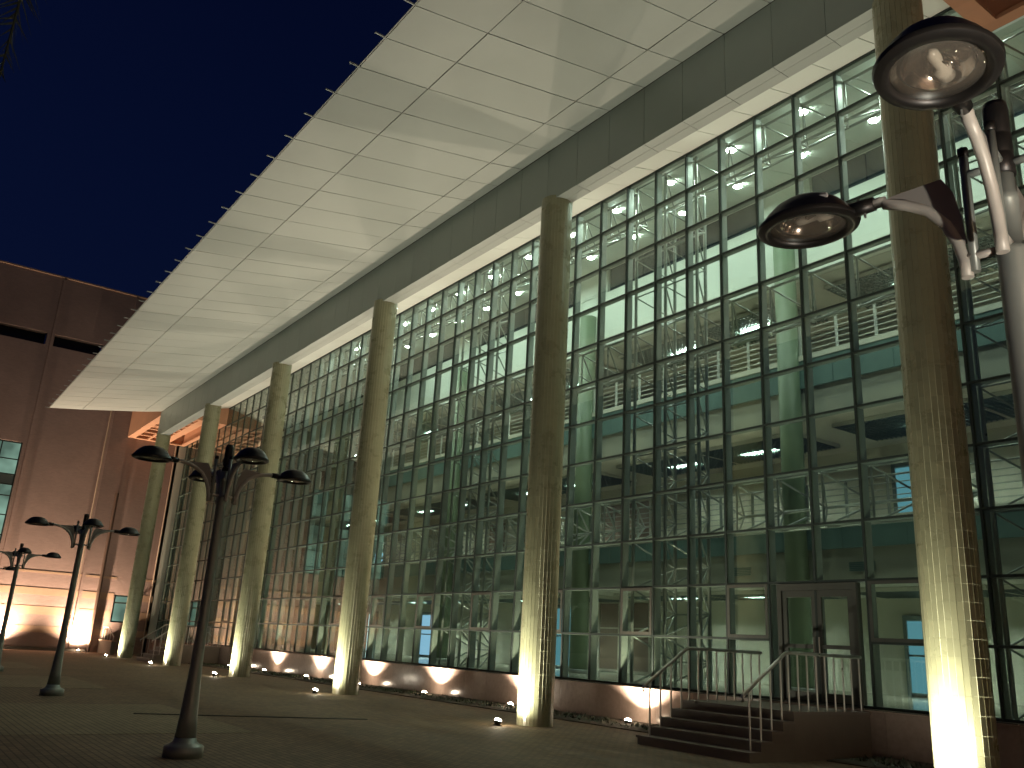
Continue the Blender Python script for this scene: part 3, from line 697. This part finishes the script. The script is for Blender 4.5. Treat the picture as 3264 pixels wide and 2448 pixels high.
# ------------------------------------------------------------------ terracotta portal boxes over both ends of the glass
def portal(x0, x1, lab):
    t = thing('portal_box', lab, 'portal', ((x0 + x1) / 2, 1.7, 14.15), 'terracotta boxes over the ends of the glass')
    z = 14.15; zr = 14.95
    def s(a, b_, c, d): bx('soffit_strip', t, a, b_, c, d, z, z + .10, 'terracotta')
    s(x0, x1, -.2, .25); s(x0, x1, 2.0, 2.5); s(x0, x1, 3.4, 3.69)
    s(x0, x0 + .38, .25, 2.0); s(x1 - .38, x1, .25, 2.0); s(x0, x0 + .38, 2.5, 3.4); s(x1 - .38, x1, 2.5, 3.4)
    n_ = 7
    for j in range(1, n_):
        x = x0 + .38 + (x1 - x0 - .76) * j / n_; bx('coffer_rib', t, x - .12, x + .12, .25, 2.0, z + .003, z + .10, 'terracotta')
    bx('coffer_rib', t, x0 + .38, x1 - .38, 1.05, 1.2, z + .006, z + .098, 'terracotta')
    for nm, a, b_, c, d in (('front_face', x0, x1, -.2, -.02), ('back_face', x0, x1, 3.5, 3.69), ('side_face', x0, x0 + .2, -.02, 3.5), ('side_face', x1 - .2, x1, -.02, 3.5)):
        bx(nm, t, a, b_, c, d, z + .10, 16.6, 'terracotta')
    for a, b_ in ((.25, 2.0), (2.5, 3.4)):
        pass
    bx('coffer_back', t, x0 + .2, x1 - .2, -.02, 3.5, zr, zr + .1, 'terracotta')
    bx('top', t, x0, x1, -.2, 3.69, 16.6, 16.7, 'deck')
portal(-57.0, -47.62, 'orange terracotta box over the far left end of the glass')
portal(-.18, 9.4, 'orange terracotta box at the top right above the street lamp')

# ------------------------------------------------------------------ street lamps
head_prof = [(.0, .158), (.07, .155), (.13, .14), (.185, .105), (.225, .055), (.25, .012), (.262, 0), (.262, -.018), (.245, -.026), (.205, -.022), (.20, -.012)]
def street_lamp(x, y, lab, angs=(0, 90, 180, 270), HL=1.03):
    g0 = gz(x); t = thing('street_lamp', lab, 'street lamp', (x, y, g0), 'four-armed lamp posts in a row')
    Z = lambda z: g0 + z
    put('base', MB().lathe([(.255, 0), (.255, .13), (.235, .15), (.20, .16), (.155, .19), (.14, .24)], 28).mesh('base', 'pole_paint', True), t, (x, y, g0))
    put('pole', MB().lathe([(.138, .24), (.115, .5), (.092, .9), (.078, 1.2), (.070, 1.6), (.064, 3.40), (.066, 3.405), (.066, 3.43), (.05, 3.44), (.05, 3.66), (.053, 3.662), (.053, 3.70), (.045, 3.71), (.045, 3.92)], 24).mesh('pole', 'pole_paint', True), t, (x, y, g0))
    put('finial', MB().lathe([(.045, 3.80), (.056, 3.80), (.056, 3.9), (.053, 3.905), (.056, 3.91), (.056, 4.0), (.053, 4.005), (.056, 4.01), (.056, 4.15), (.05, 4.18)], 20).mesh('finial', 'black_plastic', True), t, (x, y, g0))
    for q in range(4):
        a = R(angs[q]); d = Vector((math.cos(a), math.sin(a), 0)); n_ = Vector((-d.y, d.x, 0)); O = Vector((x, y, g0))
        P = lambda r_, z, s_=0: O + d * r_ + n_ * s_ + Vector((0, 0, z))
        arc = [P(.19, 3.34), P(.195, 3.42), P(.215, 3.52), P(.26, 3.63), P(.33, 3.725), P(.43, 3.79), P(.53, 3.828), P(HL - .40, 3.845), P(HL - .31, 3.85)]
        arm = thing('arm', '', 'x', (x, y, g0)); del arm['label']; del arm['category']; del arm['kind']; arm.parent = t; arm.location = (0, 0, 0)
        def bld(mb, nm, m_, sm=True, par=arm): o = build(mb, nm, m_, par, sm); o.location = -O; return o
        bld(MB().tube(arc, .027, 10), 'arm_tube', 'arm_paint')
        bld(MB().tube([P(.155, 3.36), P(.155, 3.98)], .022, 10), 'upright', 'pole_paint'); bld(MB().tube([P(.155, 3.955), P(.155, 4.0)], .025, 10), 'upright_cap', 'black_plastic')
        bld(MB().tube([P(.04, 3.44), P(.19, 3.44)], .02, 8), 'spacer', 'arm_paint'); bld(MB().tube([P(.04, 3.86), P(.16, 3.86)], .02, 8), 'spacer', 'pole_paint')
        # gusset plate between upright and curved tube
        g = MB(); low = [(.20, 3.46), (.235, 3.58), (.30, 3.69), (.40, 3.775), (.53, 3.826)]; hi = [(.178, 3.52), (.19, 3.66), (.215, 3.79), (.26, 3.875), (.50, 3.858)]
        for i_ in range(4):
            (r0_, z0_), (r1_, z1_) = low[i_], low[i_ + 1]; (q0, w0), (q1, w1) = hi[i_], hi[i_ + 1]
            g.hexa([P(r0_, z0_, -.005), P(r1_, z1_, -.005), P(q1, w1, -.005), P(q0, w0, -.005), P(r0_, z0_, .005), P(r1_, z1_, .005), P(q1, w1, .005), P(q0, w0, .005)])
        bld(g, 'gusset_plate', 'plate_paint', False)
        # lamp head
        hd = thing('lamp_head', '', 'x', (x, y, g0)); del hd['label']; del hd['category']; del hd['kind']; hd.parent = t; hd.location = (0, 0, 0)
        C = P(HL, 3.825); rz = a
        def hp(me, nm): o = put(nm, me, hd, C, rz); return o
        hp(HEAD['housing'], 'housing'); hp(HEAD['lens'], 'lens'); hp(HEAD['reflector'], 'reflector'); hp(HEAD['bulb'], 'bulb'); hp(HEAD['clip'], 'sticker')
        o = build(MB().tube([P(HL - .35, 3.848), P(HL - .21, 3.845)], [.036, .042], 12), 'neck_sleeve', 'black_plastic', hd, True); o.location = -O
        o = build(MB().tube([P(HL - .30, 3.81), P(HL - .30, 3.785)], .006, 6).tube([P(HL - .27, 3.88), P(HL - .27, 3.90)], .007, 6), 'bolt', 'steel', hd); o.location = -O
HEAD = {}
hm = MB()
prof = [(.262, -.012), (.268, .004), (.25, .022), (.222, .062), (.18, .108), (.13, .142), (.07, .158), (.006, .162)]
hm.lathe(prof, 40, sx=1.0, sy=.86, caps=(False, True)); hm.lathe([(.196, -.004), (.205, -.022), (.235, -.026), (.262, -.012)], 40, sx=1.0, sy=.86, caps=(False, False))
hm.lathe([(.235, .03), (.196, -.004)], 40, sx=1, sy=.86, caps=(False, False))
HEAD['housing'] = hm.mesh('housing', 'black_plastic', True)
HEAD['lens'] = MB().lathe([(.004, -.0135), (.10, -.012), (.199, -.004), (.199, .0), (.10, -.008), (.004, -.0095)], 40, sx=1, sy=.86, caps=(True, False)).mesh('lens', 'lens_glass', True)
rm_ = MB()
rm_.lathe([(.196, .006), (.17, .02), (.165, .022)], 40, sx=1, sy=.86, caps=(False, False)); rm_.lathe([(.165, .022), (.15, .05), (.11, .085), (.05, .105), (.004, .108)], 32, c=(-.01, 0, 0), sx=.95, sy=.8, caps=(False, True))
for i_ in range(6):
    a_ = R(150 + 12 * i_); rm_.hexa([(math.cos(a_) * .06 - .004 + .05, math.sin(a_) * .06, .03), (math.cos(a_) * .06 + .004 + .05, math.sin(a_) * .06, .03), (math.cos(a_) * .14 + .004 + .03, math.sin(a_) * .12, .045), (math.cos(a_) * .14 - .004 + .03, math.sin(a_) * .12, .045)] + [(math.cos(a_) * .06 - .004 + .05, math.sin(a_) * .06, .07), (math.cos(a_) * .06 + .004 + .05, math.sin(a_) * .06, .07), (math.cos(a_) * .14 + .004 + .03, math.sin(a_) * .12, .075), (math.cos(a_) * .14 - .004 + .03, math.sin(a_) * .12, .075)])
HEAD['reflector'] = rm_.mesh('reflector', 'reflector', True)
bl = MB().tube([(-.13, 0, .05), (-.06, 0, .045), (-.05, 0, .045), (.02, 0, .045), (.05, 0, .045), (.07, 0, .045)], [.034, .034, .018, .024, .022, .006], 16)
HEAD['bulb'] = bl.mesh('bulb', 'bulb', True)
HEAD['clip'] = MB().hexa([(-.16, .118, .070), (-.105, .136, .070), (-.10, .148, .070), (-.16, .128, .070), (-.16, .106, .092), (-.105, .126, .092), (-.10, .138, .092), (-.16, .118, .092)]).hexa([(-.15, .100, .100), (-.115, .112, .100), (-.11, .124, .100), (-.15, .112, .100), (-.15, .090, .112), (-.115, .102, .112), (-.11, .114, .112), (-.15, .102, .112)]).mesh('sticker', 'sticker')
street_lamp(4.944, -8.57, 'nearest four-armed lamp post, cut off by the right edge', (12, 102, 192, 282), .93)
street_lamp(-5.85, -8.62, 'four-armed lamp post standing left of centre in front of the columns')
street_lamp(-16.75, -8.5, 'second four-armed lamp post from the left, seen against the brick wall')
street_lamp(-27.8, -8.5, 'small four-armed lamp post at the left edge')
street_lamp(-38.7, -8.5, 'farthest four-armed lamp post, mostly cut off by the left edge')

# ------------------------------------------------------------------ palm tree at the upper left corner
PX, PY, PH = -.20, -13.05, 7.6
pt = thing('palm_tree', 'dark palm tree whose hanging frond enters the upper left corner', 'palm tree', (PX, PY, 0))
tr = MB().tube([(PX, PY, -.1), (PX + .03, PY, 2.5), (PX + .02, PY, 5.0), (PX, PY, PH)], [.26, .19, .17, .20], 14)
o = build(tr, 'trunk', 'palm_trunk', pt, True); o.location = -Vector(pt.location)
rp = random.Random(11)
def frond_pts(pts, lmax, nm='frond', r0=.022, dense=4):
    m_ = MB(); pts = [Vector(p) for p in pts]; n_ = len(pts) - 1
    m_.tube(pts, [r0 * (1 - .8 * i / n_) + .003 for i in range(n_ + 1)], 5)
    for i in range(3, n_ + 1):
        d = (pts[i] - pts[i - 1]).normalized(); s_ = d.cross(Vector((.3, .2, 1)))
        if s_.length < .05: s_ = Vector((1, 0, 0))
        s_.normalize(); l_ = lmax * math.sin(math.pi * min(1, (i / n_) ** .9)) + .10
        for f_ in range(dense):
            c0 = pts[i - 1].lerp(pts[i], f_ / dense)
            for sg in (-1, 1):
                tip = c0 + s_ * sg * l_ * rp.uniform(.35, .75) + d * l_ * rp.uniform(.5, .8) + Vector((rp.uniform(-.05, .05), rp.uniform(-.05, .05), -l_ * rp.uniform(.2, .5))); w_ = d * .014
                b0 = len(m_.v); m_.v += [tuple(c0 - w_), tuple(c0 + w_), tuple(tip)]; m_.f.append((b0, b0 + 1, b0 + 2))
    o = build(m_, nm, 'palm_leaf', pt); o.location = -Vector(pt.location)
def arch(az, el, ln, droop):
    pts = []; p = Vector((PX, PY, PH)); e = el; n_ = 12
    for i in range(n_ + 1):
        pts.append(p.copy()); p = p + Vector((math.cos(az) * math.cos(e), math.sin(az) * math.cos(e), math.sin(e))) * (ln / n_); e -= droop / n_
    return pts
for i in range(20):
    azd = 18 * i + rp.uniform(-6, 6)
    if 5 < azd % 360 < 175: continue
    frond_pts(arch(R(azd), rp.uniform(.1, 1.0), rp.uniform(2.0, 2.7), rp.uniform(1.5, 2.4)), .5)
for i in range(5): frond_pts(arch(R(25 + 32 * i), 1.2, rp.uniform(1.3, 1.7), .9), .4)
# dead fronds hanging straight down round the trunk; the one nearest the view shows
for hx, hy in ((.28, -12.42), (-.75, -13.2), (-.3, -13.7), (.35, -13.4)):
    pts = [(PX, PY, PH), (PX + (hx - PX) * .5, PY + (hy - PY) * .5, PH + .12), (PX + (hx - PX) * .85, PY + (hy - PY) * .85, PH - .05)] + [(hx + .012 * j, hy, PH - .35 - .27 * j) for j in range(9)]
    frond_pts(pts, .22, 'hanging_frond', .020, 6)
